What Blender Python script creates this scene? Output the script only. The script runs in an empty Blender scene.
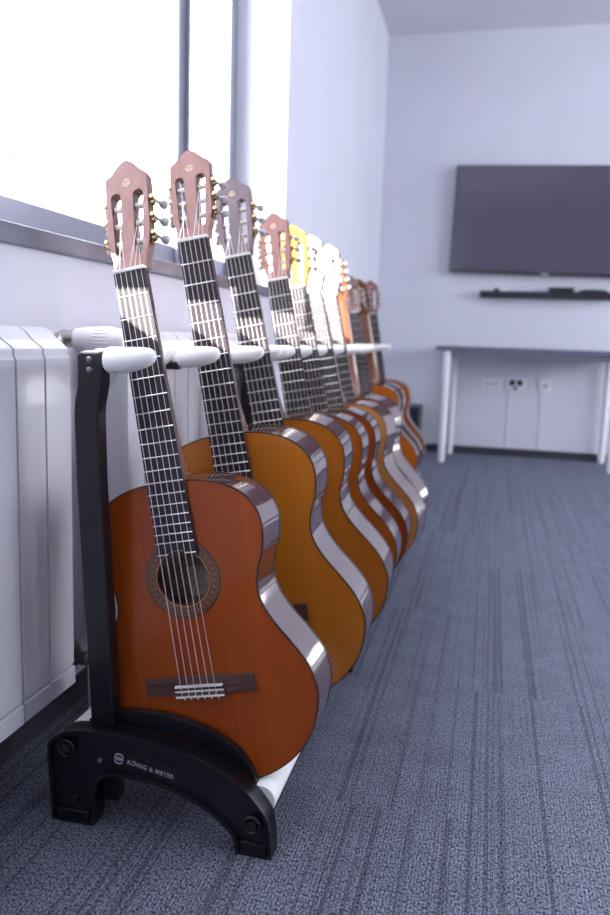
import bpy, bmesh, math, random
from mathutils import Vector, Matrix
from mathutils.geometry import tessellate_polygon
random.seed(7)
SC = bpy.context.scene
COL = SC.collection
PI = math.pi
H = 0.78                       # eye height of the camera above the carpet

# ------------------------------------------------------------------ camera
yaw, pit, rol, FPX = 0.2304, 0.1540, -0.03226, 774.7
fw = Vector((-math.sin(yaw)*math.cos(pit), math.cos(yaw)*math.cos(pit), -math.sin(pit)))
r0 = Vector((math.cos(yaw), math.sin(yaw), 0)); d0 = fw.cross(r0)
rt = math.cos(rol)*r0 + math.sin(rol)*d0
dn = math.cos(rol)*d0 - math.sin(rol)*r0
cam_d = bpy.data.cameras.new('camera'); cam = bpy.data.objects.new('camera', cam_d); COL.objects.link(cam)
m = Matrix.Identity(4)
for i in range(3):
    m[i][0] = rt[i]; m[i][1] = -dn[i]; m[i][2] = -fw[i]
m[2][3] = H
cam.matrix_world = m
cam_d.sensor_fit = 'VERTICAL'; cam_d.sensor_height = 36.0; cam_d.sensor_width = 24.0
cam_d.lens = FPX/915*36
cam_d.clip_start = 0.02; cam_d.clip_end = 200
cam_d.dof.use_dof = True; cam_d.dof.focus_distance = 1.17; cam_d.dof.aperture_fstop = 3.6
SC.camera = cam

# ------------------------------------------------------------------ world, sun, exposure
w = bpy.data.worlds.new('daylight'); SC.world = w; w.use_nodes = True
bg = w.node_tree.nodes['Background']
bg.inputs['Color'].default_value = (0.93, 0.93, 1.0, 1); bg.inputs['Strength'].default_value = 7.5
sd = bpy.data.lights.new('sun', 'SUN'); sd.energy = 24.0; sd.angle = math.radians(0.7); sd.color = (1.0, 0.93, 0.85)
sun = bpy.data.objects.new('sun', sd); COL.objects.link(sun)
sun.rotation_euler = Vector((-1.0, -1.05, 0.615)).to_track_quat('Z', 'Y').to_euler()
def portal(name, loc, nrm, sx, sy):      # tells Cycles where the daylight comes in
    l = bpy.data.lights.new(name, 'AREA'); l.shape = 'RECTANGLE'; l.size = sx; l.size_y = sy
    l.cycles.is_portal = True
    o = bpy.data.objects.new(name, l); COL.objects.link(o); o.location = loc
    z = -Vector(nrm); y = Vector((0, 0, 1)); x = y.cross(z)
    o.rotation_euler = Matrix((x, y, z)).transposed().to_euler()
portal('window_portal_left', (-1.10, 1.10, 1.68), (1, 0, 0), 3.8, 1.46)
portal('window_portal_right', (4.45, 2.9, 1.65), (-1, 0, 0), 4.2, 1.5)
SC.view_settings.view_transform = 'Standard'; SC.view_settings.look = 'None'
SC.view_settings.exposure = 0.78; SC.view_settings.gamma = 1.0; SC.view_settings.use_curve_mapping = False

# ------------------------------------------------------------------ helpers
def tag(o, label=None, cat=None, group=None, kind=None):
    if label: o['label'] = label
    if cat: o['category'] = cat
    if group: o['group'] = group
    if kind: o['kind'] = kind
    return o
def empty(name, loc=(0, 0, 0)):
    o = bpy.data.objects.new(name, None); COL.objects.link(o); o.location = loc
    o.empty_display_size = 0.05
    return o
def obj(name, bm, mat, parent=None, smooth=None, bevel=0, seg=2):
    bmesh.ops.recalc_face_normals(bm, faces=bm.faces)
    me = bpy.data.meshes.new(name); bm.to_mesh(me); bm.free()
    o = bpy.data.objects.new(name, me); COL.objects.link(o)
    me.materials.append(mat)
    if parent: o.parent = parent
    if bevel:
        b = o.modifiers.new('bevel', 'BEVEL'); b.width = bevel; b.segments = seg; b.limit_method = 'ANGLE'; b.angle_limit = math.radians(35)
    if smooth is not None:
        me.polygons.foreach_set('use_smooth', [True]*len(me.polygons))
        me.set_sharp_from_angle(angle=math.radians(smooth))
    return o
def box(bm, x0, x1, y0, y1, z0, z1):
    v = [bm.verts.new(p) for p in ((x0,y0,z0),(x1,y0,z0),(x1,y1,z0),(x0,y1,z0),(x0,y0,z1),(x1,y0,z1),(x1,y1,z1),(x0,y1,z1))]
    for f in ((3,2,1,0),(4,5,6,7),(0,1,5,4),(1,2,6,5),(2,3,7,6),(3,0,4,7)): bm.faces.new([v[i] for i in f])
    return bm
def B(*a):
    bm = bmesh.new(); box(bm, *a); return bm
def tube(bm, pts, r, seg=12, caps=True, closed=False):
    pts = [Vector(p) for p in pts]; n = len(pts); rings = []
    up = Vector((0.123, 0.29, 0.95)).normalized(); prev = None
    for i, p in enumerate(pts):
        if closed: t = (pts[(i+1) % n]-pts[i-1]).normalized()
        else: t = (pts[min(i+1, n-1)]-pts[max(i-1, 0)]).normalized()
        a = prev if prev else t.cross(up)
        a = (a - t*a.dot(t)).normalized(); prev = a; b = t.cross(a)
        rr = r[i] if isinstance(r, (list, tuple)) else r
        rings.append([bm.verts.new(p+a*rr*math.cos(2*PI*k/seg)+b*rr*math.sin(2*PI*k/seg)) for k in range(seg)])
    for i in range(n if closed else n-1):
        A, Bq = rings[i], rings[(i+1) % n]
        for k in range(seg): bm.faces.new((A[k], A[(k+1) % seg], Bq[(k+1) % seg], Bq[k]))
    if caps and not closed:
        bm.faces.new(rings[0]); bm.faces.new(rings[-1][::-1])
    return bm
def T(*a, **k): return tube(bmesh.new(), *a, **k)
def prism(bm, loops, f0, f1):
    """loops: outer + holes as 2D lists; f0/f1 map a 2D point to 3D for the two ends"""
    P = [p for l in loops for p in l]
    A = [bm.verts.new(f0(*p)) for p in P]; C = [bm.verts.new(f1(*p)) for p in P]
    for t in tessellate_polygon([[Vector((p[0], p[1], 0)) for p in l] for l in loops]):
        try: bm.faces.new([A[i] for i in t]); bm.faces.new([C[i] for i in t][::-1])
        except ValueError: pass
    k = 0
    for l in loops:
        n = len(l)
        for i in range(n):
            a, b = k+i, k+(i+1) % n
            bm.faces.new((A[a], A[b], C[b], C[a]))
        k += n
    return bm
def XZ(loops, y0, y1): return prism(bmesh.new(), loops, lambda x, z: (x, y0, z), lambda x, z: (x, y1, z))
def circ(cx, cz, r, n=40): return [(cx+r*math.cos(2*PI*i/n), cz+r*math.sin(2*PI*i/n)) for i in range(n)]
def smooth_path(P, n=6, closed=False):
    out = []; N = len(P)
    for i in range(N if closed else N-1):
        p0 = P[(i-1) % N] if closed or i > 0 else P[0]; p1 = P[i]; p2 = P[(i+1) % N]; p3 = P[(i+2) % N] if closed or i+2 < N else P[-1]
        for k in range(n):
            t = k/n
            out.append(tuple(0.5*((2*b)+(-a+c)*t+(2*a-5*b+4*c-d)*t*t+(-a+3*b-3*c+d)*t**3) for a, b, c, d in zip(p0, p1, p2, p3)))
    if not closed: out.append(tuple(P[-1]))
    return out
def inset(P, d):
    n = len(P); out = []
    A = sum(P[i][0]*P[(i+1) % n][1]-P[(i+1) % n][0]*P[i][1] for i in range(n)); s = 1 if A > 0 else -1
    for i in range(n):
        a, b, c = Vector(P[i-1]), Vector(P[i]), Vector(P[(i+1) % n])
        t = ((b-a).normalized()+(c-b).normalized()).normalized()
        out.append((b.x-s*t.y*d, b.y+s*t.x*d))
    return out
def text_mesh(name, s, size, mat, parent, mw, depth=0.0003, bold=0.0, space=1.0):
    c = bpy.data.curves.new(name, 'FONT'); c.body = s; c.size = size; c.extrude = depth; c.offset = bold; c.space_character = space
    c.align_x = 'LEFT'; c.align_y = 'CENTER'
    t = bpy.data.objects.new(name, c); COL.objects.link(t)
    bpy.context.view_layer.update()
    me = bpy.data.meshes.new_from_object(t.evaluated_get(bpy.context.evaluated_depsgraph_get()))
    bpy.data.objects.remove(t)
    me.transform(mw); me.materials.clear(); me.materials.append(mat)
    o = bpy.data.objects.new(name, me); COL.objects.link(o); o.parent = parent
    return o

# ------------------------------------------------------------------ materials
def mat(name, col, rough=0.5, metal=0.0, coat=0.0, spec=0.5, trans=None):
    m = bpy.data.materials.new(name); m.use_nodes = True
    b = m.node_tree.nodes['Principled BSDF']
    b.inputs['Base Color'].default_value = (*col, 1); b.inputs['Roughness'].default_value = rough
    b.inputs['Metallic'].default_value = metal; b.inputs['Coat Weight'].default_value = coat
    b.inputs['Coat Roughness'].default_value = 0.04; b.inputs['Specular IOR Level'].default_value = spec
    return m
def nd(m, t, **k):
    n = m.node_tree.nodes.new(t)
    for a, v in k.items(): setattr(n, a, v)
    return n
def lk(m, a, b): m.node_tree.links.new(a, b)
def P(m): return m.node_tree.nodes['Principled BSDF']
def coords(m, scale=(1, 1, 1), kind='Object'):
    tc = nd(m, 'ShaderNodeTexCoord'); mp = nd(m, 'ShaderNodeMapping'); mp.inputs['Scale'].default_value = scale
    lk(m, tc.outputs[kind], mp.inputs['Vector']); return mp.outputs['Vector']
def ramp(m, fac, stops):
    r = nd(m, 'ShaderNodeValToRGB'); e = r.color_ramp.elements
    while len(e) < len(stops): e.new(0.5)
    for i, (p, c) in enumerate(stops): e[i].position = p; e[i].color = (*c, 1)
    lk(m, fac, r.inputs['Fac']); return r.outputs['Color']
def noise(m, vec, scale, detail=3, rough=0.5):
    n = nd(m, 'ShaderNodeTexNoise'); n.inputs['Scale'].default_value = scale; n.inputs['Detail'].default_value = detail; n.inputs['Roughness'].default_value = rough
    lk(m, vec, n.inputs['Vector']); return n.outputs['Fac']
def bump(m, h, strength=0.3, dist=0.001):
    b = nd(m, 'ShaderNodeBump'); b.inputs['Strength'].default_value = strength; b.inputs['Distance'].default_value = dist
    lk(m, h, b.inputs['Height']); lk(m, b.outputs['Normal'], P(m).inputs['Normal'])
def wood(name, c0, c1, scale=(60, 60, 3), rough=0.25, coat=0.6, ns=4):
    m = mat(name, c0, rough, coat=coat)
    f = noise(m, coords(m, scale), ns, 5, 0.6)
    lk(m, ramp(m, f, [(0.3, c0), (0.7, c1)]), P(m).inputs['Base Color'])
    return m
def paint(name, col, rough=0.6, bs=0.06):
    m = mat(name, col, rough)
    v = coords(m)
    f = noise(m, v, 3, 3); c2 = tuple(x*0.965 for x in col)
    lk(m, ramp(m, f, [(0.35, c2), (0.65, col)]), P(m).inputs['Base Color'])
    bump(m, noise(m, v, 400, 2), bs, 0.0006)
    return m
WALL = paint('wall_paint', (0.695, 0.695, 0.775))
CEIL = paint('ceiling_paint', (0.70, 0.69, 0.76))
SKIRT = mat('skirting_paint', (0.035, 0.037, 0.05), 0.5)
RADW = mat('radiator_enamel', (0.66, 0.66, 0.72), 0.28, coat=0.35)
WHITEP = mat('white_plastic', (0.80, 0.80, 0.83), 0.4)
STEEL = mat('nickel', (0.55, 0.52, 0.50), 0.3, 1.0)
BLACKP = mat('black_plastic', (0.006, 0.0065, 0.011), 0.29)
bump(BLACKP, noise(BLACKP, coords(BLACKP), 900, 2), 0.15, 0.0003)
BLACKM = mat('black_powder_coat', (0.0055, 0.006, 0.010), 0.28)
RUBBER = mat('black_rubber', (0.008, 0.008, 0.01), 0.6)
FOAM = mat('white_foam', (0.84, 0.84, 0.84), 0.7)
bump(FOAM, noise(FOAM, coords(FOAM), 500, 2), 0.2, 0.0005)
FRAME = mat('grey_window_frame', (0.20, 0.21, 0.27), 0.4)
STONE = mat('grey_sill_stone', (0.16, 0.165, 0.21), 0.38)
lk(STONE, ramp(STONE, noise(STONE, coords(STONE, (8, 3, 8)), 2, 4), [(0.35, (0.10, 0.105, 0.14)), (0.7, (0.22, 0.225, 0.28))]), P(STONE).inputs['Base Color'])
GLASS = bpy.data.materials.new('window_glass'); GLASS.use_nodes = True
nt = GLASS.node_tree; nt.nodes.remove(nt.nodes['Principled BSDF'])
tr = nd(GLASS, 'ShaderNodeBsdfTransparent'); gl = nd(GLASS, 'ShaderNodeBsdfGlossy'); gl.inputs['Roughness'].default_value = 0.02
fr = nd(GLASS, 'ShaderNodeLayerWeight'); fr.inputs['Blend'].default_value = 0.12; mx = nd(GLASS, 'ShaderNodeMixShader')
tr.inputs['Color'].default_value = (0.95, 0.97, 0.97, 1)
pw_ = nd(GLASS, 'ShaderNodeMath', operation='POWER'); pw_.inputs[1].default_value = 2.0; lk(GLASS, fr.outputs['Facing'], pw_.inputs[0]); lk(GLASS, pw_.outputs[0], mx.inputs[0]); lk(GLASS, tr.outputs[0], mx.inputs[1]); lk(GLASS, gl.outputs[0], mx.inputs[2])
lk(GLASS, mx.outputs[0], nt.nodes['Material Output'].inputs['Surface'])
SLAT = bpy.data.materials.new('blind_fabric'); SLAT.use_nodes = True
nt = SLAT.node_tree; nt.nodes.remove(nt.nodes['Principled BSDF'])
df = nd(SLAT, 'ShaderNodeBsdfDiffuse'); tl = nd(SLAT, 'ShaderNodeBsdfTranslucent'); mx = nd(SLAT, 'ShaderNodeMixShader')
df.inputs['Color'].default_value = (0.85, 0.85, 0.87, 1); tl.inputs['Color'].default_value = (0.80, 0.80, 0.84, 1); mx.inputs[0].default_value = 0.35
lk(SLAT, df.outputs[0], mx.inputs[1]); lk(SLAT, tl.outputs[0], mx.inputs[2]); lk(SLAT, mx.outputs[0], nt.nodes['Material Output'].inputs['Surface'])

# carpet: loop-pile tiles with lengthwise ribs
CARPET = mat('carpet_tiles', (0.1, 0.11, 0.15), 0.95, spec=0.1)
def carpet():
    m = CARPET
    tc = nd(m, 'ShaderNodeTexCoord'); sp = nd(m, 'ShaderNodeSeparateXYZ'); lk(m, tc.outputs['Object'], sp.inputs[0])
    def mt(op, a, b=None):
        n = nd(m, 'ShaderNodeMath', operation=op)
        for i, v in enumerate((a, b)):
            if v is None: continue
            if isinstance(v, (int, float)): n.inputs[i].default_value = v
            else: lk(m, v, n.inputs[i])
        return n.outputs[0]
    x, y = sp.outputs[0], sp.outputs[1]
    tx = mt('FLOOR', mt('MULTIPLY', x, 4.0)); off = mt('MULTIPLY', mt('MODULO', tx, 2.0), 0.5)
    ty = mt('FLOOR', mt('ADD', mt('MULTIPLY', y, 1.0), mt('ADD', off, 0.3)))
    c = nd(m, 'ShaderNodeCombineXYZ'); lk(m, tx, c.inputs[0]); lk(m, ty, c.inputs[1])
    wn = nd(m, 'ShaderNodeTexWhiteNoise'); lk(m, c.outputs[0], wn.inputs['Vector'])
    c2 = nd(m, 'ShaderNodeCombineXYZ'); lk(m, mt('MULTIPLY', x, 125), c2.inputs[0]); lk(m, mt('MULTIPLY', y, 0.35), c2.inputs[1]); lk(m, mt('MULTIPLY', wn.outputs['Value'], 50), c2.inputs[2])
    lines = noise(m, c2.outputs[0], 1.0, 2, 0.5)
    c3 = nd(m, 'ShaderNodeCombineXYZ'); lk(m, mt('MULTIPLY', x, 300), c3.inputs[0]); lk(m, mt('MULTIPLY', y, 200), c3.inputs[1])
    loops = noise(m, c3.outputs[0], 1.0, 2, 0.6)
    rib = mt('ABSOLUTE', mt('SINE', mt('MULTIPLY', x, PI/0.0055)))
    c4 = nd(m, 'ShaderNodeCombineXYZ'); lk(m, mt('MULTIPLY', x, 14), c4.inputs[0]); lk(m, mt('MULTIPLY', y, 14), c4.inputs[1])
    cloud = noise(m, c4.outputs[0], 1.0, 3)
    base = ramp(m, loops, [(0.36, (0.010, 0.012, 0.022)), (0.60, (0.190, 0.203, 0.262))])
    lnc = ramp(m, lines, [(0.37, (0.50, 0.50, 0.54)), (0.46, (1, 1, 1)), (0.62, (1, 1, 1)), (0.72, (1.0, 1.0, 1.0))])
    m1 = nd(m, 'ShaderNodeMix', data_type='RGBA', blend_type='MULTIPLY'); m1.inputs[0].default_value = 0.85
    lk(m, base, m1.inputs[6]); lk(m, lnc, m1.inputs[7])
    rc = ramp(m, rib, [(0.0, (0.35, 0.35, 0.40)), (0.5, (1.15, 1.15, 1.15))])
    m2 = nd(m, 'ShaderNodeMix', data_type='RGBA', blend_type='MULTIPLY'); m2.inputs[0].default_value = 0.7
    lk(m, m1.outputs[2], m2.inputs[6]); lk(m, rc, m2.inputs[7])
    cc = ramp(m, cloud, [(0.3, (0.88, 0.88, 0.88)), (0.7, (1.12, 1.12, 1.12))])
    m3 = nd(m, 'ShaderNodeMix', data_type='RGBA', blend_type='MULTIPLY'); m3.inputs[0].default_value = 1
    lk(m, m2.outputs[2], m3.inputs[6]); lk(m, cc, m3.inputs[7])
    lk(m, m3.outputs[2], P(m).inputs['Base Color'])
    P(m).inputs['Sheen Weight'].default_value = 0.18; P(m).inputs['Sheen Roughness'].default_value = 0.5
    P(m).inputs['Sheen Tint'].default_value = (0.7, 0.75, 1, 1)
    bump(m, mt('ADD', mt('MULTIPLY', rib, 0.5), loops), 0.8, 0.002)
carpet()

# ------------------------------------------------------------------ the room
XL, YB, ZC, XR, YF = -0.817, 5.575, 2.81, 4.4, -2.6
def struct(name, bm, m, **k): return tag(obj(name, bm, m, **k), kind='structure')
struct('floor', B(-1.2, XR+0.3, YF-0.2, YB+0.2, -0.1, 0), CARPET)
struct('ceiling', B(-1.2, XR+0.3, YF-0.2, YB+0.2, ZC, ZC+0.12), CEIL)
struct('wall_back', B(-1.2, XR+0.3, YB, YB+0.15, 0, ZC), WALL)
struct('wall_front', B(-1.2, XR+0.3, YF-0.15, YF, 0, ZC), WALL)
bm = bmesh.new(); WY0, WY1, WZ0, WZ1 = -0.8, 3.0, 0.925, 2.42
box(bm, -1.12, XL, YF, YB, 0, WZ0); box(bm, -1.12, XL, YF, YB, WZ1, ZC)
box(bm, -1.12, XL, YF, WY0, WZ0, WZ1); box(bm, -1.12, XL, WY1, YB, WZ0, WZ1)
struct('wall_left', bm, WALL)
bm = bmesh.new()
box(bm, XR, XR+0.2, YF, YB, 0, 0.9); box(bm, XR, XR+0.2, YF, YB, 2.4, ZC); box(bm, XR, XR+0.2, YF, 0.8, 0.9, 2.4); box(bm, XR, XR+0.2, 5.0, YB, 0.9, 2.4)
struct('wall_right', bm, WALL)
struct('baseboard_back', B(XL, XR, YB-0.012, YB, 0, 0.055), SKIRT, bevel=0.002)
struct('baseboard_left', B(XL, XL+0.012, YF, YB-0.012, 0, 0.055), SKIRT, bevel=0.002)
# window sill and left window
struct('trim_1', B(-1.07, -0.800, WY0, WY1, 0.922, 0.956), STONE, bevel=0.003)
def window(name, x0, x1, y0, y1, z0, z1, posts, fwid=0.055, fb=0.10):
    fr = bmesh.new()
    box(fr, x0, x1, y0, y1, z0, z0+fb); box(fr, x0, x1, y0, y1, z1-fwid, z1)
    for a, b in posts: box(fr, x0, x1, a, b, z0+fwid, z1-fwid)
    wf = struct(name, fr, FRAME, bevel=0.004)
    for (a, b), (c, d) in zip(posts[:-1], posts[1:]):
        g = obj('window_pane', B((x0+x1)/2-0.003, (x0+x1)/2+0.003, b, c, z0+fwid, z1-fwid), GLASS, wf)
        sb = bmesh.new()                                    # slim inner sash step
        xs = x1+0.012
        for q in ((b-0.004, b+0.014), (c-0.014, c+0.004)): box(sb, x1-0.01, xs, q[0], q[1], z0+fwid-0.01, z1-fwid+0.01)
        obj('sash', sb, FRAME, wf)
window('window_1', -1.085, -1.02, WY0, WY1, 0.956, WZ1, [(WY0, WY0+0.06), (0.28, 0.36), (2.41, 2.49), (2.90, 2.997)])
window('window_2', 4.50, 4.56, 0.8, 5.0, 0.9, 2.4, [(0.8, 0.86), (2.16, 2.24), (3.56, 3.64), (4.94, 5.0)])

# ------------------------------------------------------------------ vertical blind in the window recess
bl = empty('vertical_blind', (-0.89, 0.9, 2.36))
tag(bl, 'white vertical fabric blind hanging in the window recess above the grey sill', 'blind')
def child_at(o, par):          # mesh was built in world coordinates: bring it into the parent's frame
    o.matrix_parent_inverse = Matrix.Identity(4)
    o.data.transform(par.matrix_basis.inverted()); return o
def part(name, bm, m, par, **k):
    o = obj(name, bm, m, par, **k)
    q = par; M = Matrix.Identity(4)
    while q: M = q.matrix_basis @ M; q = q.parent
    o.data.transform(M.inverted()); return o
part('headrail', B(-0.915, -0.865, -0.3, 1.70, 2.36, 2.40), WHITEP, bl, bevel=0.003)
dd = Vector((-0.998, 0.06, 0)); SLW = 0.125
ys = [1.598-0.111*i for i in range(17)]
zb = 1.072
prevb = None
for i, yc in enumerate(ys):
    c = Vector((-0.890, yc, 0)); a = c-dd*SLW/2; b = c+dd*SLW/2; nrm = Vector((dd.y, -dd.x, 0))
    bm = bmesh.new()
    N = 6; rows = []
    for k in range(N+1):
        t = k/N; p = a.lerp(b, t)+nrm*0.006*math.sin(PI*t)
        rows.append([bm.verts.new((p.x+s*nrm.x*0.0003, p.y+s*nrm.y*0.0003, z)) for s, z in ((-1, zb), (-1, 2.36), (1, 2.36), (1, zb))])
    for r1, r2 in zip(rows[:-1], rows[1:]):
        for k in range(4): bm.faces.new((r1[k], r1[(k+1) % 4], r2[(k+1) % 4], r2[k]))
    bm.faces.new(rows[0]); bm.faces.new(rows[-1][::-1])
    sl = part('slat', bm, SLAT, bl, smooth=60)
    bm = bmesh.new(); q0 = a.lerp(b, 0.06)+nrm*0.004; q1 = a.lerp(b, 0.94)+nrm*0.004
    vs = [(q.x+s*nrm.x*0.0016, q.y+s*nrm.y*0.0016, z) for q in (q0, q1) for s in (-1, 1) for z in (zb+0.002, zb+0.045)]
    V = [bm.verts.new(v) for v in vs]
    for f in ((0, 1, 3, 2), (4, 6, 7, 5), (0, 4, 5, 1), (2, 3, 7, 6), (0, 2, 6, 4), (1, 5, 7, 3)): bm.faces.new([V[j] for j in f])
    part('bottom_weight', bm, WHITEP, sl)
    e = a.lerp(b, 0.10)
    if prevb is not None and abs(prevb.y-e.y) < 0.2:
        pts = [(e.x+(prevb.x-e.x)*t, e.y+(prevb.y-e.y)*t, zb+0.004-0.022*math.sin(PI*t)) for t in [j/12 for j in range(13)]]
        part('bead_chain', T(pts, 0.0016, 6), WHITEP, sl)
    prevb = e

# ------------------------------------------------------------------ radiators
def radiator(y0, n, label):
    r = empty('radiator', (-0.75, y0, 0.145)); tag(r, label, 'radiator', 'white sectional radiators on the window wall')
    for i in range(n):
        a, b = y0+i*0.08+0.0024, y0+i*0.08+0.0776
        bm = bmesh.new()
        # front plate, lower lip, top cap and curved crown: profile in x,z
        prof = [(-0.704, 0.178), (-0.701, 0.185), (-0.700, 0.732), (-0.7035, 0.738), (-0.7035, 0.748), (-0.709, 0.753), (-0.722, 0.762), (-0.735, 0.776), (-0.748, 0.783), (-0.797, 0.783), (-0.797, 0.775), (-0.750, 0.774), (-0.732, 0.762), (-0.715, 0.742), (-0.715, 0.178)]
        prism(bm, [prof], lambda x, z: (x, a, z), lambda x, z: (x, b, z))
        box(bm, -0.712, -0.6985, a, b, 0.145, 0.1775)
        box(bm, -0.795, -0.712, a+0.028, b-0.028, 0.16, 0.745)          # water column
        for fy in (a+0.006, b-0.008): box(bm, -0.775, -0.712, fy, fy+0.002, 0.19, 0.735)
        for zc in (0.20, 0.70):
            tube(bm, [(-0.752, a-0.001, zc), (-0.752, b+0.001, zc)], 0.021, 16)
        box(bm, -0.797, -0.793, a+0.01, b-0.01, 0.19, 0.735)
        part('section', bm, RADW, r, bevel=0.002)
    for zc in (0.62,):
        part('wall_bracket', B(-0.817, -0.79, y0+n*0.04-0.01, y0+n*0.04+0.01, zc, zc+0.05), STEEL, r)
    return r
rad1 = radiator(1.207-0.08*9, 9, 'white sectional radiator at the left edge, nearest the camera')
rad2 = radiator(1.42, 10, 'white sectional radiator behind the guitar necks, farther along the wall')
def valve(rad, y0, z):
    v = part('thermostatic_valve', T([(-0.762, y0, z-0.02), (-0.762, y0+0.02, z-0.02), (-0.764, y0+0.05, z-0.012), (-0.766, y0+0.062, z-0.002), (-0.762, y0+0.066, z), (-0.745, y0+0.066, z), (-0.728, y0+0.066, z)], [0.011, 0.011, 0.012, 0.015, 0.0165, 0.0155, 0.0155], 14), STEEL, rad, smooth=35)
    yc = y0+0.066
    h = T([(q, yc, z) for q in (-0.738, -0.736, -0.722, -0.718, -0.665, -0.660, -0.650, -0.640, -0.637)], [0.014, 0.0195, 0.0205, 0.0225, 0.0225, 0.0205, 0.0205, 0.017, 0.010], 28)
    part('valve_head', h, WHITEP, v, smooth=35)
    g = bmesh.new()
    for k in range(24):
        a = 2*PI*k/24; cy = yc+0.0228*math.cos(a); cz = z+0.0228*math.sin(a)
        tube(g, [(-0.694, cy, cz), (-0.668, cy, cz)], 0.0010, 5)
    part('grip_ribs', g, WHITEP, v)
    return v
v1 = valve(rad1, 1.204, 0.764)
for q in (v1, v1.children[0], v1.children[1]):
    q.data.transform(Matrix.Translation((0.012, 0, 0)))
BOLTD = mat('dull_valve_metal', (0.10, 0.10, 0.10), 0.5, 0.5)
lowv = part('return_valve', T([(-0.752, 1.204, 0.19), (-0.752, 1.26, 0.19), (-0.756, 1.30, 0.172), (-0.762, 1.322, 0.145), (-0.775, 1.326, 0.115), (-0.812, 1.326, 0.105)], [0.010, 0.010, 0.010, 0.010, 0.009, 0.008], 14), BOLTD, rad1, smooth=60)
part('valve_cap', T([(-0.760, 1.326, 0.134), (-0.742, 1.326, 0.134), (-0.738, 1.326, 0.134)], [0.014, 0.0145, 0.010], 16), BOLTD, lowv, smooth=40)
p2 = T([(-0.752, 1.42, 0.20), (-0.752, 1.385, 0.20), (-0.752, 1.372, 0.195), (-0.752, 1.365, 0.18), (-0.752, 1.365, 0.0)], [0.015, 0.017, 0.017, 0.012, 0.009], 14)
rv = part('return_valve', p2, WHITEP, rad2, smooth=40)
part('valve_cap', T([(-0.752, 1.365, 0.20), (-0.700, 1.365, 0.20), (-0.696, 1.365, 0.20)], [0.016, 0.018, 0.014], 16), WHITEP, rv, smooth=40)

# ------------------------------------------------------------------ far wall: TV, shelf bar, table, sockets
SCR = mat('tv_screen', (0.055, 0.050, 0.085), 0.16, spec=0.9)  # lilac base colour stands in for the reflected room
TVF = mat('tv_bezel', (0.015, 0.015, 0.02), 0.3)
GREY = mat('grey_logo', (0.5, 0.5, 0.55), 0.4)
yt = YB-0.075
tv = empty('television', (0.315, YB, 1.6)); tag(tv, 'wide flat black television mounted on the back wall', 'television')
part('housing', B(-0.315, 0.945, yt+0.004, yt+0.045, 1.262, 1.960), TVF, tv, bevel=0.004)
part('screen', B(-0.307, 0.937, yt, yt+0.005, 1.280, 1.952), SCR, tv)
part('bottom_bezel', B(-0.315, 0.945, yt-0.002, yt+0.006, 1.260, 1.279), TVF, tv, bevel=0.001)
part('brand_plate', B(0.292, 0.338, yt-0.006, yt-0.001, 1.255, 1.270), GREY, tv, bevel=0.001)
part('wall_mount', B(0.1, 0.53, yt+0.045, YB, 1.45, 1.75), TVF, tv)
M4 = Matrix.Translation((-0.329, 0, 1.259)) @ Matrix.Rotation(math.radians(1.1), 4, 'Y') @ Matrix.Translation((0.32, 0, -1.268))
for c_ in tv.children:          # the set hangs very slightly out of level
    c_.data.transform(Matrix.Translation(-tv.location) @ M4 @ Matrix.Translation(tv.location))
sb = empty('soundbar', (0.33, YB, 1.09)); tag(sb, 'long slim black soundbar fixed to the wall under the television', 'soundbar')
part('cabinet', B(-0.105, 0.765, YB-0.085, YB-0.001, 1.087, 1.130), mat('soundbar_black', (0.010, 0.010, 0.018), 0.5), sb, bevel=0.005)
part('end_cap', B(-0.108, -0.098, YB-0.086, YB-0.002, 1.086, 1.131), TVF, sb, bevel=0.003)
part('badge', B(0.30, 0.36, YB-0.088, YB-0.084, 1.087, 1.093), TVF, sb)
bx = empty('set_top_box', (0.42, YB-0.04, 1.13)); tag(bx, 'small flat black box on top of the soundbar', 'media box')
part('case', B(0.345, 0.500, YB-0.08, YB-0.005, 1.1305, 1.156), TVF, bx, bevel=0.004)
part('lid', B(0.340, 0.505, YB-0.083, YB-0.003, 1.155, 1.160), TVF, bx, bevel=0.001)
rm = empty('cable_bundle', (0.62, YB-0.04, 1.13)); tag(rm, 'low black curved device with grey top at the right on the soundbar', 'device')
part('casing', XZ([[(0.53, 1.1305), (0.72, 1.1305), (0.715, 1.140), (0.68, 1.150), (0.625, 1.154), (0.57, 1.150), (0.535, 1.140)]], YB-0.075, YB-0.01), TVF, rm, bevel=0.003)
part('top_strip', XZ([[(0.58, 1.1465), (0.67, 1.1465), (0.66, 1.151), (0.625, 1.1535), (0.59, 1.151)]], YB-0.0765, YB-0.0745), mat('strip_grey', (0.3, 0.3, 0.35), 0.4), rm)
pw = obj('power_adapter', XZ([[(-0.02, 1.1305), (0.02, 1.1305), (0.018, 1.148), (0.0, 1.152), (-0.018, 1.146)]], YB-0.06, YB-0.02), TVF, bevel=0.003)
tag(pw, 'tiny black adapter near the left end of the soundbar', 'adapter')
wc = obj('webcam', XZ([[(0.03, 1.1305), (0.075, 1.1305), (0.07, 1.146), (0.035, 1.146)]], YB-0.055, YB-0.02), WHITEP, bevel=0.004)
tag(wc, 'tiny white plug beside the black adapter on the soundbar', 'plug')
wc.name = 'white_plug'; rm.name = 'media_player'

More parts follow.
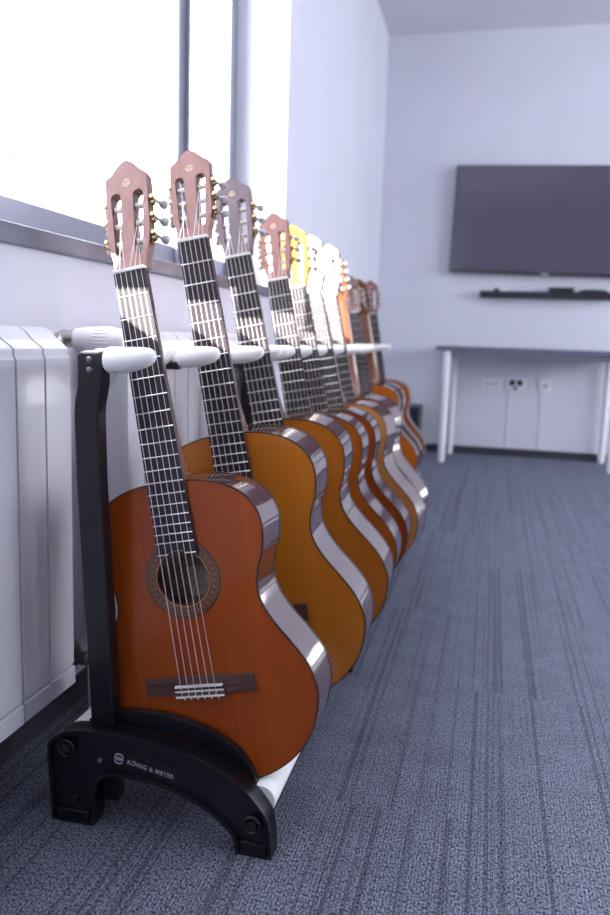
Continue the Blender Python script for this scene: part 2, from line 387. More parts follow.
TTOP = mat('table_top_grey', (0.12, 0.125, 0.19), 0.35)
tb = empty('side_table', (0.2, 5.3, 0)); tag(tb, 'white legged table with a thin grey top against the back wall', 'table')
part('tabletop', B(-0.350, 0.83, 5.07, 5.55, 0.7235, 0.753), TTOP, tb, bevel=0.002)
LEG = mat('table_leg_white', (0.80, 0.81, 0.85), 0.35)
for lx, ly in ((-0.28, 5.10), (-0.248, 5.51), (0.765, 5.10), (0.765, 5.51)):
    part('leg', T([(lx, ly, 0.001), (lx, ly, 0.012), (lx, ly, 0.0125), (lx, ly, 0.723)], [0.019, 0.019, 0.023, 0.023], 20), LEG, tb, smooth=40)
part('apron', B(-0.26, 0.75, 5.50, 5.52, 0.68, 0.7235), LEG, tb); part('apron', B(-0.29, -0.27, 5.12, 5.50, 0.68, 0.7235), LEG, tb); part('apron', B(0.755, 0.775, 5.12, 5.50, 0.68, 0.7235), LEG, tb)
def socket(x0, x1, z0, z1, holes, label, name='wall_socket', black=False):
    s = empty(name, ((x0+x1)/2, YB, (z0+z1)/2)); tag(s, label, 'socket')
    part('cover_plate', B(x0, x1, YB-0.010, YB, z0, z1), WHITEP, s, bevel=0.003)
    for hx, hz, hr in holes:
        part('outlet', T([(hx, YB-0.0125, hz), (hx, YB-0.009, hz)], hr, 20), RUBBER if black else mat('outlet_grey', (0.45, 0.45, 0.5), 0.5), s)
socket(-0.055, 0.082, 0.46, 0.535, [(-0.02, 0.497, 0.010), (0.015, 0.5, 0.010), (0.045, 0.503, 0.010)], 'wide white wall plate under the table, leftmost of three')
socket(0.105, 0.235, 0.46, 0.54, [(0.150, 0.515, 0.021), (0.200, 0.515, 0.021), (0.172, 0.477, 0.012)], 'wall socket with two round black outlets, middle one under the table', black=True)
socket(0.330, 0.410, 0.455, 0.545, [(0.372, 0.50, 0.016)], 'small white wall socket with one outlet, rightmost under the table')
for dx0, dx1, nm in ((0.128, 0.150, 'cable_duct'), (0.345, 0.385, 'cable_duct')):
    d = obj(nm, B(dx0, dx1, YB-0.005, YB, 0.056, 0.455), WALL, bevel=0.002)
    tag(d, 'slim white cable duct running down below the ' + ('two-outlet black socket' if dx0 < 0.2 else 'rightmost wall socket'), 'cable duct', 'white cable ducts under the table')
bxm = mat('dark_box', (0.03, 0.032, 0.045), 0.5)
sub = empty('subwoofer', (-0.50, 5.45, 0)); tag(sub, 'small dark upright box standing by the back wall beyond the last guitar', 'speaker')
part('cabinet', B(-0.56, -0.455, 5.30, 5.56, 0.008, 0.335), bxm, sub, bevel=0.004)
part('front_grille', B(-0.553, -0.462, 5.294, 5.301, 0.02, 0.325), RUBBER, sub, bevel=0.002)
for fx in (-0.545, -0.47):
    for fy in (5.32, 5.54): part('foot', T([(fx, fy, 0), (fx, fy, 0.009)], 0.008, 10), RUBBER, sub)

# ------------------------------------------------------------------ guitar racks
BOLT = mat('bolt_dark', (0.22, 0.22, 0.26), 0.3, 0.8)
WORDS = mat('label_print', (0.42, 0.42, 0.47), 0.5)
PLATE = mat('badge_plate', (0.006, 0.006, 0.009), 0.3)
def rack(y0, L, gys, xo, label, badge=True):
    r = empty('guitar_stand', (-0.45+xo, y0, 0)); tag(r, label, 'guitar stand', 'black guitar racks in a row')
    out = smooth_path([(-0.640, 0.0), (-0.643, 0.06), (-0.646, 0.115), (-0.640, 0.137), (-0.615, 0.154), (-0.574, 0.161), (-0.506, 0.162), (-0.439, 0.154), (-0.39, 0.142), (-0.35, 0.126), (-0.318, 0.107), (-0.294, 0.083), (-0.280, 0.062), (-0.274, 0.03), (-0.272, 0.0)], 4)
    inn = smooth_path([(-0.329, 0.0), (-0.333, 0.022), (-0.350, 0.042), (-0.389, 0.067), (-0.455, 0.088), (-0.520, 0.092), (-0.550, 0.086), (-0.561, 0.068), (-0.564, 0.03), (-0.566, 0.0)], 4)
    loop = [(x+xo, z) for x, z in out+inn]
    def end(ya, d, front):
        e = part('end_frame', XZ([loop], ya+d*0.006, ya+d*0.030), BLACKP, r, bevel=0.002)
        rim = part('edge_rim', XZ([loop, inset(loop, 0.0055)], ya-d*0.002, ya+d*0.032), BLACKP, e, bevel=0.0015)
        # taller inner hoop in front of the guitar
        ho = smooth_path([(-0.612, 0.02), (-0.610, 0.12), (-0.590, 0.162), (-0.545, 0.178), (-0.486, 0.184), (-0.43, 0.178), (-0.385, 0.166), (-0.342, 0.143), (-0.318, 0.112), (-0.305, 0.075), (-0.302, 0.04)], 5)
        hi = smooth_path([(-0.326, 0.04), (-0.330, 0.072), (-0.342, 0.100), (-0.365, 0.124), (-0.40, 0.141), (-0.45, 0.153), (-0.50, 0.157), (-0.55, 0.152), (-0.578, 0.13), (-0.585, 0.02)], 5)
        part('inner_hoop', XZ([[(x+xo, z) for x, z in ho+hi]], ya+d*0.040, ya+d*0.054), BLACKP, r, bevel=0.005, seg=3)
        part('cross_rib', B(-0.605+xo, -0.565+xo, *sorted((ya+d*0.028, ya+d*0.066)), 0.03, 0.10), BLACKP, r)
        part('cross_rib', B(-0.343+xo, -0.300+xo, *sorted((ya+d*0.028, ya+d*0.066)), 0.03, 0.062), BLACKP, r)
        for cx, cz in ((-0.614, 0.126), (-0.305, 0.050)):
            part('joint_ring', T([(cx+xo+0.013*math.cos(a), ya, cz+0.013*math.sin(a)) for a in [2*PI*k/24 for k in range(24)]], 0.0028, 8, closed=True), BLACKP, e, smooth=60)
            part('joint_plug', T([(cx+xo, ya-d*0.001, cz), (cx+xo, ya+d*0.01, cz)], 0.0075, 20), RUBBER, e)
        for fx0, fx1 in ((-0.630, -0.575), (-0.322, -0.281)):
            part('foot_box', B(fx0+xo, fx1+xo, *sorted((ya-d*0.001, ya+d*0.012)), 0.003, 0.022), BLACKP, e, bevel=0.002)
            part('foot_stud', T([((fx0+fx1)/2+xo, ya-d*0.001, 0.038), ((fx0+fx1)/2+xo, ya+d*0.01, 0.038)], [0.005, 0.007], 14), RUBBER, e)
        part('screw', T([(-0.557+xo, ya+d*0.002, 0.112), (-0.557+xo, ya+d*0.008, 0.112)], [0.0035, 0.0045], 14), STEEL, e)['label'] = 'bright metal screw'
        # upright post, rectangular tube with a set-back bend near the top
        path = [(-0.571, 0.040, 0.030), (-0.581, 0.036, 0.30), (-0.594, 0.034, 0.55), (-0.596, 0.033, 0.655), (-0.593, 0.030, 0.673), (-0.582, 0.019, 0.698), (-0.580, 0.016, 0.710), (-0.580, 0.016, 0.742), (-0.580, 0.017, 0.748), (-0.580, 0.019, 0.751)]
        bm = bmesh.new(); rings = []
        for i, (px, py, pz) in enumerate(path):
            hw = 0.0195 if i < len(path)-2 else (0.0165 if i == len(path)-2 else 0.011); hd = 0.0135 if i < len(path)-1 else 0.009
            rings.append([bm.verts.new((px+0.0125+xo+a*hw, ya+d*(py+b*hd), pz)) for a, b in ((-1, -1), (1, -1), (1, 1), (-1, 1))])
        for a, b in zip(rings[:-1], rings[1:]):
            for k in range(4): bm.faces.new((a[k], a[(k+1) % 4], b[(k+1) % 4], b[k]))
        bm.faces.new(rings[0]); bm.faces.new(rings[-1])
        po = part('post', bm, BLACKM, r, smooth=50, bevel=0.003)
        for zz in (0.738, 0.723):
            part('bolt', T([(-0.567+xo, ya-d*0.0012, zz), (-0.567+xo, ya+d*0.0005, zz), (-0.567+xo, ya+d*0.004, zz)], [0.0028, 0.0048, 0.0050], 12), STEEL if False else BOLT, po, smooth=50)
        return e
    e1 = end(y0-0.006, 1, True)
    end(y0+L+0.006, -1, False)
    if badge:
        yb = y0-0.006+0.004
        ang = math.radians(-9.5); c = Vector((-0.483+xo, yb, 0.1135))
        def mw(dx, dz): return Matrix.Translation(c) @ Matrix.Rotation(-ang, 4, 'Y') @ Matrix.Translation((dx, 0, dz)) @ Matrix.Rotation(PI/2, 4, 'X')
        bm = bmesh.new(); 
        l2 = [(-0.056, -0.0115), (0.060, -0.0115), (0.060, 0.0115), (-0.056, 0.0115)]
        prism(bm, [l2], lambda x, z: (x, 0, z), lambda x, z: (x, 0.006, z)); bm.transform(Matrix.Translation(c) @ Matrix.Rotation(-ang, 4, 'Y'))
        bp = part('maker_badge', bm, PLATE, e1, bevel=0.0015)
        def P_(name, bm_): return part(name, bm_, WORDS, bp)
        inv = Matrix.Translation((-(-0.45+xo), -y0, 0))
        t = text_mesh('maker_name', 'KÖNIG & MEYER', 0.0098, WORDS, bp, inv @ mw(-0.0275, -0.0005) @ Matrix.Translation((0, 0, 0.0006)), 0.0003, 0.00015, 1.10)
        t['label'] = 'small grey maker name lettering'
        t = text_mesh('logo_letters', 'K&M', 0.0080, WORDS, bp, inv @ mw(-0.0500, 0.0) @ Matrix.Translation((0, 0, 0.0006)), 0.0003, 0.0003, 0.9)
        bm = bmesh.new()
        for s in (1, -1):
            for r_ in (0.0092,):
                arc = [(-0.042+r_*math.cos(a), s*r_*math.sin(a)) for a in [math.radians(28+124*k/14) for k in range(15)]]
                arc2 = [(-0.042+(r_-0.0024)*math.cos(a), s*(r_-0.0024)*math.sin(a)) for a in [math.radians(40+100*k/14) for k in range(15)]]
                prism(bm, [arc+arc2[::-1]], lambda x, z: (x, -0.0008, z), lambda x, z: (x, -0.0001, z))
        bm.transform(Matrix.Translation(c) @ Matrix.Rotation(-ang, 4, 'Y'))
        P_('logo_arcs', bm)
    # white foam covered bottom rails
    for (cx, cz, rr) in ((-0.604, 0.137, 0.021), (-0.302, 0.071, 0.0235)):
        part('foam_rail', T([(cx+xo, y0+0.030, cz), (cx+xo, y0+0.032, cz), (cx+xo, y0+L-0.042, cz), (cx+xo, y0+L-0.036, cz)], [rr*0.97, rr, rr, rr*0.97], 24), FOAM, r, smooth=40)['label'] = 'white foam sleeve on the floor rail'
    # neck bar with foam fingers
    part('neck_bar', T([(-0.578+xo, y0+0.03, 0.736), (-0.578+xo, y0+L-0.03, 0.736)], 0.0115, 20), BLACKM, r, smooth=40)
    part('bar_cap', T([(-0.560+xo, y0+0.009, 0.733), (-0.548+xo, y0+0.009, 0.733), (-0.546+xo, y0+0.009, 0.733)], [0.0125, 0.0125, 0.009], 20), RUBBER, r, smooth=40)
    fy = [y0+0.009] + [q-0.05 for q in (gys if gys[0]-y0 > 0.1 else gys[1:])] + [y0+L-0.01]
    for i, yy in enumerate(fy):
        pts = [(-0.545+xo, yy, 0.7380), (-0.541+xo, yy, 0.7380), (-0.515+xo, yy, 0.739), (-0.495+xo, yy, 0.742), (-0.483+xo, yy, 0.7445), (-0.475+xo, yy, 0.747), (-0.471+xo, yy, 0.748), (-0.470+xo, yy, 0.748)]
        part('neck_finger', T(pts, [0.0165, 0.0195, 0.0188, 0.0165, 0.0140, 0.0105, 0.0065, 0.002], 20), FOAM, r, smooth=60)['label'] = 'white foam finger of the neck rest'
        if i and i < len(fy)-1:
            part('finger_bracket', B(-0.590+xo, -0.545+xo, yy-0.010, yy+0.010, 0.715, 0.730), BLACKM, r, bevel=0.003)
    ys2 = [y0+0.034]+[q for q in fy[1:-1]]+[y0+L-0.034]
    for a, b in zip(ys2[:-1], ys2[1:]):
        part('bar_sleeve', T([(-0.575+xo, a+0.004, 0.7375), (-0.575+xo, a+0.008, 0.7375), (-0.575+xo, b-0.008, 0.7375), (-0.575+xo, b-0.004, 0.7375)], [0.0125, 0.0165, 0.0165, 0.0125], 20), FOAM, r, smooth=40)
    return r
GY = [1.108, 1.364, 1.64, 1.908, 2.096, 2.294, 2.56, 2.86, 3.53, 3.83, 3.966]
rack(1.032, 0.71, GY[0:3], 0, 'nearest black guitar rack with white foam pads and a maker badge on its foot')
rack(1.795, 0.665, GY[3:6], 0, 'second black guitar rack along the row, holding the fourth to sixth guitars')
rack(2.505, 0.67, [GY[6], GY[7]], 0, 'third black guitar rack along the row, holding the seventh guitar and one turned around', False)
rack(3.40, 0.72, GY[8:11], -0.05, 'farthest black guitar rack, nearest the back wall', False)

# ------------------------------------------------------------------ classical guitars
OUT = [(0, 0), (.003, .045), (.012, .085), (.03, .122), (.055, .152), (.085, .173), (.12, .186), (.15, .189), (.185, .180), (.22, .160), (.255, .137), (.285, .123), (.31, .1195), (.335, .124), (.365, .136), (.395, .1425), (.42, .141), (.445, .13), (.465, .109), (.479, .08), (.487, .045), (.49, 0)]
half = smooth_path([(v, s) for s, v in OUT], 4)
half = [(max(x, 0.0), z) for x, z in half]
BODY = half + [(-x, z) for x, z in half[-2:0:-1]]
ROSE = (0.055, 0.022, 0.020)
def soundboard_mat(name, c0, c1, streak=0.25):
    m = mat(name, c0, 0.25, coat=0.35, spec=0.25)
    v = coords(m, (220, 1, 3)); f = noise(m, v, 1.0, 3, 0.6)
    v2 = coords(m, (14, 1, 0.8)); f2 = noise(m, v2, 1.0, 3)
    a = nd(m, 'ShaderNodeMath', operation='ADD'); lk(m, f, a.inputs[0]); lk(m, f2, a.inputs[1])
    lk(m, ramp(m, a.outputs[0], [(0.72/1.0, c0), (1.0, c1)]), P(m).inputs['Base Color'])
    r = m.node_tree.nodes['Color Ramp']; r.color_ramp.elements[0].position = 0.40; r.color_ramp.elements[1].position = 1.0
    mu = a; a.inputs[1].default_value = 0
    sc = nd(m, 'ShaderNodeMath', operation='MULTIPLY'); sc.inputs[1].default_value = 0.6
    lk(m, a.outputs[0], sc.inputs[0]); lk(m, sc.outputs[0], r.inputs['Fac'])
    return m
RIB = wood('rosewood_ribs', (0.050, 0.016, 0.012), (0.11, 0.044, 0.035), (30, 30, 3), 0.10, 1.0)
BACKW = wood('rosewood_back', (0.085, 0.028, 0.015), (0.17, 0.065, 0.035), (40, 40, 3), 0.14, 1.0)
NECKW = wood('mahogany_neck', (0.16, 0.050, 0.022), (0.26, 0.095, 0.045), (50, 50, 4), 0.25, 0.7)
VENEER = wood('rosewood_head_veneer', (0.19, 0.060, 0.050), (0.26, 0.10, 0.085), (60, 60, 4), 0.3, 0.4)
VENEER_DARK = wood('dark_head_veneer', (0.075, 0.038, 0.060), (0.115, 0.065, 0.095), (60, 60, 4), 0.3, 0.4)
BOARD = wood('rosewood_fretboard', (0.022, 0.016, 0.024), (0.048, 0.036, 0.050), (90, 90, 4), 0.45, 0.0)
P(BOARD).inputs['Specular IOR Level'].default_value = 0.35
BRIDGEW = wood('rosewood_bridge', (0.040, 0.016, 0.016), (0.14, 0.065, 0.050), (4, 60, 60), 0.4, 0.1, 3)
BIND = mat('black_binding', (0.012, 0.009, 0.012), 0.3)
INSIDE = mat('inside_wood', (0.34, 0.23, 0.17), 0.8)
LABEL = mat('paper_label', (0.55, 0.48, 0.40), 0.8)
BONE = mat('white_bone', (0.82, 0.80, 0.76), 0.35)
FRETM = mat('fret_wire', (0.62, 0.61, 0.62), 0.28, 1.0)
NYLON = mat('nylon_string', (0.85, 0.80, 0.72), 0.35)
WOUND = mat('wound_string', (0.80, 0.76, 0.72), 0.35, 0.5)
BRASS = mat('brass_gear', (0.36, 0.27, 0.15), 0.3, 1.0)
PEARL = mat('pearl_button', (0.50, 0.48, 0.46), 0.25, coat=0.5)
GOLD = mat('gold_print', (0.80, 0.62, 0.42), 0.35)
ROSETTE = mat('rosette_inlay', (0.1, 0.05, 0.03), 0.3, coat=0.6)
def rosette_mat():
    m = ROSETTE
    tc = nd(m, 'ShaderNodeTexCoord'); sp = nd(m, 'ShaderNodeSeparateXYZ'); lk(m, tc.outputs['Object'], sp.inputs[0])
    def mt(op, a, b=None):
        n = nd(m, 'ShaderNodeMath', operation=op)
        for i, v in enumerate((a, b)):
            if v is None: continue
            if isinstance(v, (int, float)): n.inputs[i].default_value = v
            else: lk(m, v, n.inputs[i])
        return n.outputs[0]
    x = sp.outputs[0]; z = mt('SUBTRACT', sp.outputs[2], 0.335)
    rr = mt('SQRT', mt('ADD', mt('MULTIPLY', x, x), mt('MULTIPLY', z, z)))
    t = mt('DIVIDE', mt('SUBTRACT', rr, 0.043), 0.0205)
    an = mt('ARCTAN2', x, z); cell = mt('SINE', mt('MULTIPLY', an, 34))
    K = (0.010, 0.008, 0.006); G = (0.075, 0.050, 0.015); R = (0.26, 0.055, 0.02); T_ = (0.45, 0.18, 0.06)
    ring = ramp(m, t, [(0.0, K), (0.05, T_), (0.10, T_), (0.14, K), (0.20, G), (0.28, R), (0.34, K), (0.36, G), (0.62, G), (0.66, K), (0.70, R), (0.76, R), (0.80, K), (0.86, G), (0.92, G), (0.95, K)])
    m.node_tree.nodes['Color Ramp'].color_ramp.interpolation = 'CONSTANT'
    tile = ramp(m, cell, [(0.0, G), (0.5, (0.30, 0.065, 0.025))]); m.node_tree.nodes['Color Ramp.001'].color_ramp.interpolation = 'CONSTANT'
    band = mt('MULTIPLY', mt('GREATER_THAN', t, 0.38), mt('LESS_THAN', t, 0.62))
    mx = nd(m, 'ShaderNodeMix', data_type='RGBA'); lk(m, band, mx.inputs[0]); lk(m, ring, mx.inputs[6]); lk(m, tile, mx.inputs[7])
    lk(m, mx.outputs[2], P(m).inputs['Base Color'])
rosette_mat()
TOPS = {
 'red':    soundboard_mat('cedar_red_top', (0.27, 0.042, 0.004), (0.40, 0.085, 0.008)),
 'honey':  soundboard_mat('honey_top', (0.48, 0.145, 0.012), (0.60, 0.205, 0.022)),
 'amber':  soundboard_mat('amber_top', (0.44, 0.125, 0.012), (0.55, 0.18, 0.022)),
 'orange': soundboard_mat('orange_top', (0.40, 0.090, 0.009), (0.50, 0.135, 0.016)),
 'rust':   soundboard_mat('rust_top', (0.29, 0.052, 0.007), (0.38, 0.080, 0.012)),
 'peach_glare':  soundboard_mat('orange_top_glare', (0.58, 0.23, 0.065), (0.70, 0.32, 0.11)),  # window glare is put into this paler orange
}
DEP = 0.096
NUTZ = 0.815
def fz(n): return NUTZ-0.65*(1-2**(-n/12))
def fw_(z): t = (NUTZ-z)/0.433; return 0.026+0.0068*t        # half width of the neck at height z

def make_guitar():
    g = empty('classical_guitar')
    hole = circ(0, 0.335, 0.0425, 48)
    obj('soundboard', XZ([BODY, hole], 0.0, 0.003), TOPS['red'], g, smooth=30)
    # ribs: an open-ended wall with thickness
    bm = XZ([BODY, inset(BODY, 0.002)], 0.0028, DEP-0.002); obj('ribs', bm, RIB, g, smooth=40)
    bm = bmesh.new()                                     # gently arched back
    n = len(BODY); rings = []
    for k, s in enumerate((1, 0.97, 0.8, 0.5, 0.2)):
        y = DEP + 0.010*(1-s*s)
        rings.append([bm.verts.new((x*s, y, 0.23+(z-0.23)*s)) for x, z in BODY])
    for a, b in zip(rings[:-1], rings[1:]):
        for i in range(n): bm.faces.new((a[i], a[(i+1) % n], b[(i+1) % n], b[i]))
    bm.faces.new(rings[-1])
    inner = [bm.verts.new((x, DEP-0.003, z)) for x, z in BODY]
    for i in range(n): bm.faces.new((rings[0][i], rings[0][(i+1) % n], inner[(i+1) % n], inner[i]))
    bm.faces.new(inner)
    obj('back', bm, BACKW, g, smooth=40)
    obj('inner_lining', XZ([inset(BODY, 0.006)], DEP-0.0065, DEP-0.0045), INSIDE, g)
    obj('paper_label', B(-0.032, 0.032, DEP-0.0075, DEP-0.0066, 0.285, 0.335), LABEL, g)
    for nm, ya, yb in (('front_binding', -0.0006, 0.0030), ('back_binding', DEP-0.0035, DEP+0.0006)):
        loop = inset(BODY, -0.0006)
        obj(nm, XZ([loop, inset(BODY, 0.0014)], ya, yb), BIND, g, smooth=40)
    obj('rosette', XZ([circ(0, 0.335, 0.0632, 64), circ(0, 0.335, 0.0427, 64)], -0.0004, 0.0002), ROSETTE, g)
    # bridge
    prof = smooth_path([(-0.092, 0.1505), (-0.092, 0.1785), (-0.043, 0.1785), (-0.041, 0.1800), (0.041, 0.1800), (0.043, 0.1785), (0.092, 0.1785), (0.092, 0.1505), (0.043, 0.1505), (0.041, 0.1470), (-0.041, 0.1470), (-0.043, 0.1505)], 1, True)
    br = obj('bridge', XZ([prof], -0.005, 0.0), BRIDGEW, g, bevel=0.0015)
    obj('tie_block', B(-0.041, 0.041, -0.0095, -0.005, 0.1475, 0.1585), BRIDGEW, br, bevel=0.001)
    obj('saddle_rest', B(-0.041, 0.041, -0.0085, -0.005, 0.1675, 0.1795), BRIDGEW, br, bevel=0.001)
    obj('saddle', B(-0.040, 0.040, -0.0120, -0.005, 0.1635, 0.1668), BONE, br, bevel=0.0005)
    bm = bmesh.new(); box(bm, -0.041, 0.041, -0.0104, -0.0090, 0.1560, 0.1588); box(bm, -0.041, 0.041, -0.0104, -0.0090, 0.1470, 0.1500)
    obj('tie_block_inlay', bm, BONE, br)
    bm = bmesh.new()
    for i in range(6):
        x = -0.029+0.0116*i
        tube(bm, [(x, -0.0108, 0.1600), (x+0.001, -0.0115, 0.1570), (x-0.0012, -0.0118, 0.1520), (x+0.002, -0.0115, 0.1470), (x+0.003, -0.010, 0.1445), (x+0.0005, -0.0075, 0.1435)], 0.0007, 6)
    obj('string_knots', bm, NYLON, br)
    # fretboard with a round-cut end over the sound hole
    zt = NUTZ; left = []; R = 0.0475
    arc = []
    we = fw_(0.371)
    for k in range(13):
        x = -0.030+0.060*k/12; arc.append((x, 0.335+math.sqrt(R*R-x*x)))
    loop = [(-0.026, zt), (0.026, zt), (we, 0.3705), (0.0305, 0.3705)] + arc[::-1] + [(-0.0305, 0.3705), (-we, 0.3705)]
    fb = obj('fretboard', XZ([loop], -0.0070, -0.0004), BOARD, g)
    for i in range(1, 20):
        z = fz(i); hw = fw_(z)-0.0003
        bm = bmesh.new()
        segs = [(-hw, hw)] if i < 19 else [(-hw, -0.0145), (0.0145, hw)]
        z = z if i < 19 else 0.3765
        for a, b in segs: tube(bm, [(a, -0.0072, z), (b, -0.0072, z)], 0.00100, 8)
        obj('fret', bm, FRETM, fb)
    obj('nut', B(-0.0262, 0.0262, -0.0100, 0.002, NUTZ, NUTZ+0.0050), BONE, g, bevel=0.0006)
    # neck with rounded back and heel
    bm = bmesh.new(); rings = []
    secs = [(NUTZ+0.004, 0.0262, 0.019), (0.75, None, 0.0205), (0.65, None, 0.0215), (0.575, None, 0.023), (0.550, None, 0.027), (0.530, None, 0.036), (0.512, None, 0.055), (0.500, None, 0.078), (0.4885, None, 0.092)]
    for j, (z, hw, dp) in enumerate(secs):
        hw = hw or fw_(z)
        ring = []; N = 12
        for k in range(N+1):
            a = PI*k/N; cx = math.cos(a); sy = math.sin(a)
            nar = 1.0
            y = -0.0005+dp*(sy**0.75)
            if dp > 0.03:
                dd_ = y/dp; nar = 1-0.45*max(0, min(1, (y-0.022)/0.07))
            ring.append(bm.verts.new((hw*(abs(cx)**0.85)*(1 if cx > 0 else -1)*nar if dp <= 0.03 else hw*cx*nar*(1.0), y, z)))
        rings.append(ring)
    for a, b in zip(rings[:-1], rings[1:]):
        for k in range(len(a)-1): bm.faces.new((a[k], a[k+1], b[k+1], b[k]))
        bm.faces.new((a[-1], a[0], b[0], b[-1]))
    bm.faces.new(rings[0]); bm.faces.new(rings[-1][::-1])
    nk = obj('neck', bm, NECKW, g, smooth=50)
    # slotted headstock, tilted back about the nut
    TILT = Matrix.Translation((0, 0.0, NUTZ+0.004)) @ Matrix.Rotation(math.radians(-15.5), 4, 'X')
    rh = [(0.0262, 0), (0.0272, 0.014), (0.0305, 0.027), (0.0345, 0.042), (0.0358, 0.056), (0.0352, 0.13), (0.0346, 0.150), (0.0300, 0.1535), (0.0240, 0.1580), (0.0200, 0.1630), (0.0165, 0.1665), (0.0135, 0.1705), (0.0100, 0.1720), (0.0070, 0.1745), (0.0035, 0.1765)]
    hl = rh + [(0, 0.177)] + [(-x, z) for x, z in rh[::-1]]
    def slot(s):
        L = []
        for k in range(9): a = PI*k/8; L.append((s*0.0190+0.0085*math.cos(a), 0.117+0.0085*math.sin(a)))
        for k in range(9): a = PI+PI*k/8; L.append((s*0.0165+0.0066*math.cos(a), 0.028+0.0066*math.sin(a)))
        return L
    def HP(loops, y0, y1): 
        b_ = XZ(loops, y0, y1); b_.transform(TILT); return b_
    hs = obj('headstock', HP([hl, slot(1), slot(-1)], 0.0005, 0.0185), NECKW, g, smooth=30)
    obj('head_veneer', HP([hl, slot(1), slot(-1)], -0.0012, 0.0006), VENEER, hs)
    # tuning fork emblem in a ring
    bm = bmesh.new(); cz = 0.140
    for k in range(3):
        a0 = math.radians(90+120*k)
        for off in (-0.0013, 0.0, 0.0013) if False else (-0.0012, 0.0012):
            u = Vector((math.cos(a0), math.sin(a0))); v = Vector((-u.y, u.x))
            q = [u*0.0008+v*(off-0.00045), u*0.0050+v*(off-0.00045), u*0.0050+v*(off+0.00045), u*0.0008+v*(off+0.00045)]
            prism(bm, [[(p.x, p.y+cz) for p in q]], lambda x, z: (x, -0.0016, z), lambda x, z: (x, -0.0011, z))
    prism(bm, [circ(0, cz, 0.0064, 32), circ(0, cz, 0.0054, 32)], lambda x, z: (x, -0.0016, z), lambda x, z: (x, -0.0011, z))
    bm.transform(TILT); e = obj('emblem', bm, GOLD, hs)
    e['label'] = 'pale gold round emblem of three crossed tuning forks'
    RZ = (0.046, 0.075, 0.104)
    for s in (-1, 1):
        bm = B(*sorted((s*0.0352, s*0.0368)), 0.0045, 0.0145, 0.036, 0.124); bm.transform(TILT)
        tp = obj('tuner_plate', bm, BRASS, g, bevel=0.0005)
        for z in RZ:
            bm = bmesh.new(); tube(bm, [(s*0.0090, 0.0095, z), (s*0.0260, 0.0095, z)], 0.0050, 16); bm.transform(TILT)
            obj('string_roller', bm, BONE, tp, smooth=40)
            bm = bmesh.new()
            tube(bm, [(s*0.0365, 0.0095, z), (s*0.0415, 0.0095, z)], 0.0050, 14)
            tube(bm, [(s*0.0395, 0.002, z+0.006), (s*0.0405, 0.020, z+0.006)], 0.0022, 10)
            tube(bm, [(s*0.0400, 0.0, z+0.006), (s*0.0400, 0.004, z+0.006)], 0.0034, 12)
            bm.transform(TILT); obj('worm_gear', bm, BRASS, tp, smooth=40)
            bm = bmesh.new()
            a = Vector((s*0.0405, 0.019, z+0.006)); dv = Vector((s*0.55, 0.83, -0.12)).normalized()
            tube(bm, [a, a+dv*0.004, a+dv*0.006, a+dv*0.009, a+dv*0.014, a+dv*0.0175, a+dv*0.019], [0.0020, 0.0020, 0.0040, 0.0062, 0.0070, 0.0055, 0.002], 12)
            bmesh.ops.scale(bm, vec=(1, 1, 1), verts=bm.verts); bm.transform(TILT)
            obj('tuning_button', bm, PEARL, tp, smooth=60)
    # strings
    for i in range(6):
        xn = -0.0215+0.0086*i; xs = -0.029+0.0116*i; s = -1 if i < 3 else 1
        zr = RZ[{0: 0, 1: 1, 2: 2, 3: 2, 4: 1, 5: 0}[i]]
        xr = s*(0.0135+0.0035*[0, 1, 2, 2, 1, 0][i]*0.8)
        top = TILT @ Vector((xr, 0.0045, zr))
        r = (0.00058, 0.00054, 0.0005, 0.00048, 0.00042, 0.00036)[i]
        bm = T([top, (xn, -0.0104, NUTZ+0.0045), (xn, -0.0104, NUTZ+0.001), (xs, -0.0125, 0.1655), (xs, -0.0123, 0.1638), (xs, -0.0104, 0.1590)], r, 6)
        obj('string', bm, WOUND if i < 3 else NYLON, g)
    return g

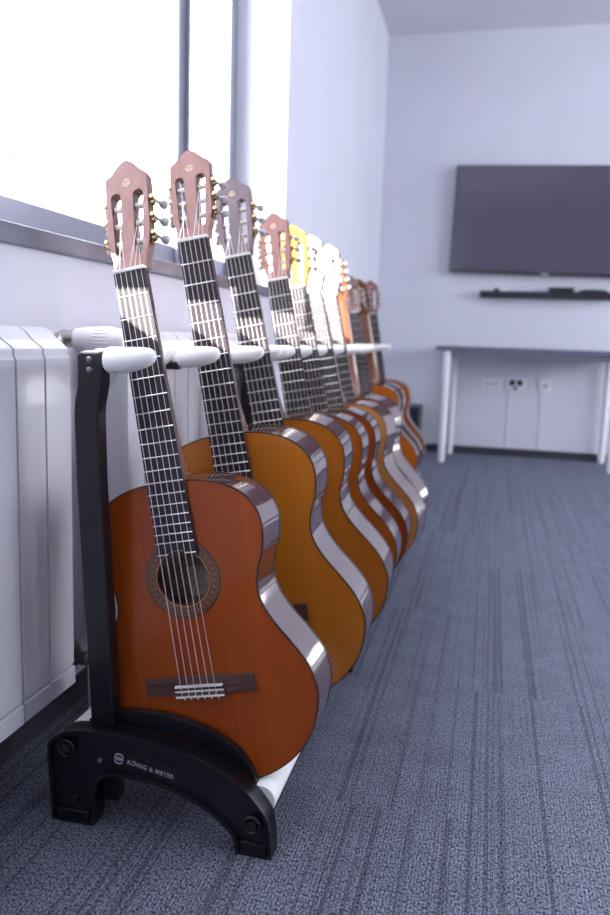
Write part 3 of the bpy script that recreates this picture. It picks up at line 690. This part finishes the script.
def clone(o, par=None):
    c = o.copy(); COL.objects.link(c); c.parent = par
    for ch in list(o.children): clone(ch, c)
    return c
proto = make_guitar()
def setmat(root, part_name, m_):
    for c in list(root.children)+[d for c in root.children for d in c.children]:
        if c.name.split('.')[0] == part_name:
            c.data = c.data.copy(); c.data.materials.clear(); c.data.materials.append(m_)
SPEC = [ # Y, X saddle, Z saddle, tilt, lean, scale, yaw, turned, top, head, label
 (1.088, -.4125, -.546, .2024, .0418, 1.0, 0, 0, 'red', VENEER, 'nearest classical guitar, reddish cedar top, in front of all the others'),
 (1.364, -.402, -.527, .187, -.027, 1.084, 0, 0, 'honey', VENEER, 'honey yellow classical guitar directly behind the reddish nearest one'),
 (1.640, -.396, -.527, .198, -.058, 1.084, 0, 0, 'amber', VENEER_DARK, 'amber classical guitar with dark purplish headstock, third in the row'),
 (1.908, -.401, -.533, .189, -.013, 1.05, 0, 0, 'orange', VENEER, 'orange classical guitar with brown headstock, fourth in the row'),
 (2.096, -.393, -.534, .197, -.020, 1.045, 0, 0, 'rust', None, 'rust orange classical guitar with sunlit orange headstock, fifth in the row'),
 (2.294, -.379, -.533, .222, 0.0, 1.051, .16, 0, 'peach_glare', VENEER, 'orange classical guitar, window glare put into its top colour, whose wide glossy side shows, sixth in the row'),
 (2.560, -.396, -.533, .205, 0.0, 1.05, .22, 0, 'orange', VENEER_DARK, 'classical guitar with pale bluish headstock and mostly hidden body, seventh in the row'),
 (2.860, -.440, -.535, .17, 0.0, 1.04, .05, 1, 'orange', VENEER_DARK, 'classical guitar turned around with the sun on its brown neck, eighth in the row'),
 (3.530, -.497, -.540, .195, 0.0, 1.028, 0, 0, 'orange', VENEER, 'orange classical guitar facing the camera, first of the farthest group of three'),
 (3.830, -.500, -.540, .185, 0.0, 1.03, 0, 1, 'orange', VENEER, 'classical guitar turned around, showing brown neck back between the last two front-facing ones'),
 (3.966, -.501, -.538, .156, 0.0, 1.034, 0, 0, 'orange', VENEER, 'farthest classical guitar, last in the row near the back wall'),
]
roots = [proto]+[clone(proto) for _ in SPEC[1:]]
for g, (Y, X, Z, t, ln, sc, yw, turned, top, head, label) in zip(roots, SPEC):
    tv_ = Vector((-math.sin(t), math.cos(t)*math.sin(ln), math.cos(t)*math.cos(ln)))
    n = Vector((math.cos(t), 0, math.sin(t))); n = (n-tv_*n.dot(tv_)).normalized(); y = tv_.cross(n)
    org = Vector((X, Y, Z+H)) - tv_*0.165*sc
    n2 = n*math.cos(yw)-y*math.sin(yw); y2 = tv_.cross(n2)
    if turned: n2 = -n2; y2 = -y2
    M = Matrix.Identity(4)
    for i in range(3): M[i][0] = n2[i]*sc; M[i][1] = y2[i]*sc; M[i][2] = tv_[i]*sc; M[i][3] = org[i]
    g.matrix_basis = M
    tag(g, label, 'guitar', 'classical guitars standing in the row of racks')
    if g is not proto: setmat(g, 'soundboard', TOPS[top])
    for c in g.children:
        if c.name.split('.')[0] in ('headstock', 'tuner_plate'):
            c.matrix_basis = Matrix.Translation((0, 0, NUTZ)) @ Matrix.Diagonal((1, 1, {proto: 1.03, roots[1]: 0.955, roots[2]: 0.965}.get(g, 0.985)/sc, 1)) @ Matrix.Translation((0, 0, -NUTZ))
    if head is not VENEER: setmat(g, 'head_veneer', head or TOPS['amber'])  # fifth headstock: its sunlit orange is put into the veneer colour
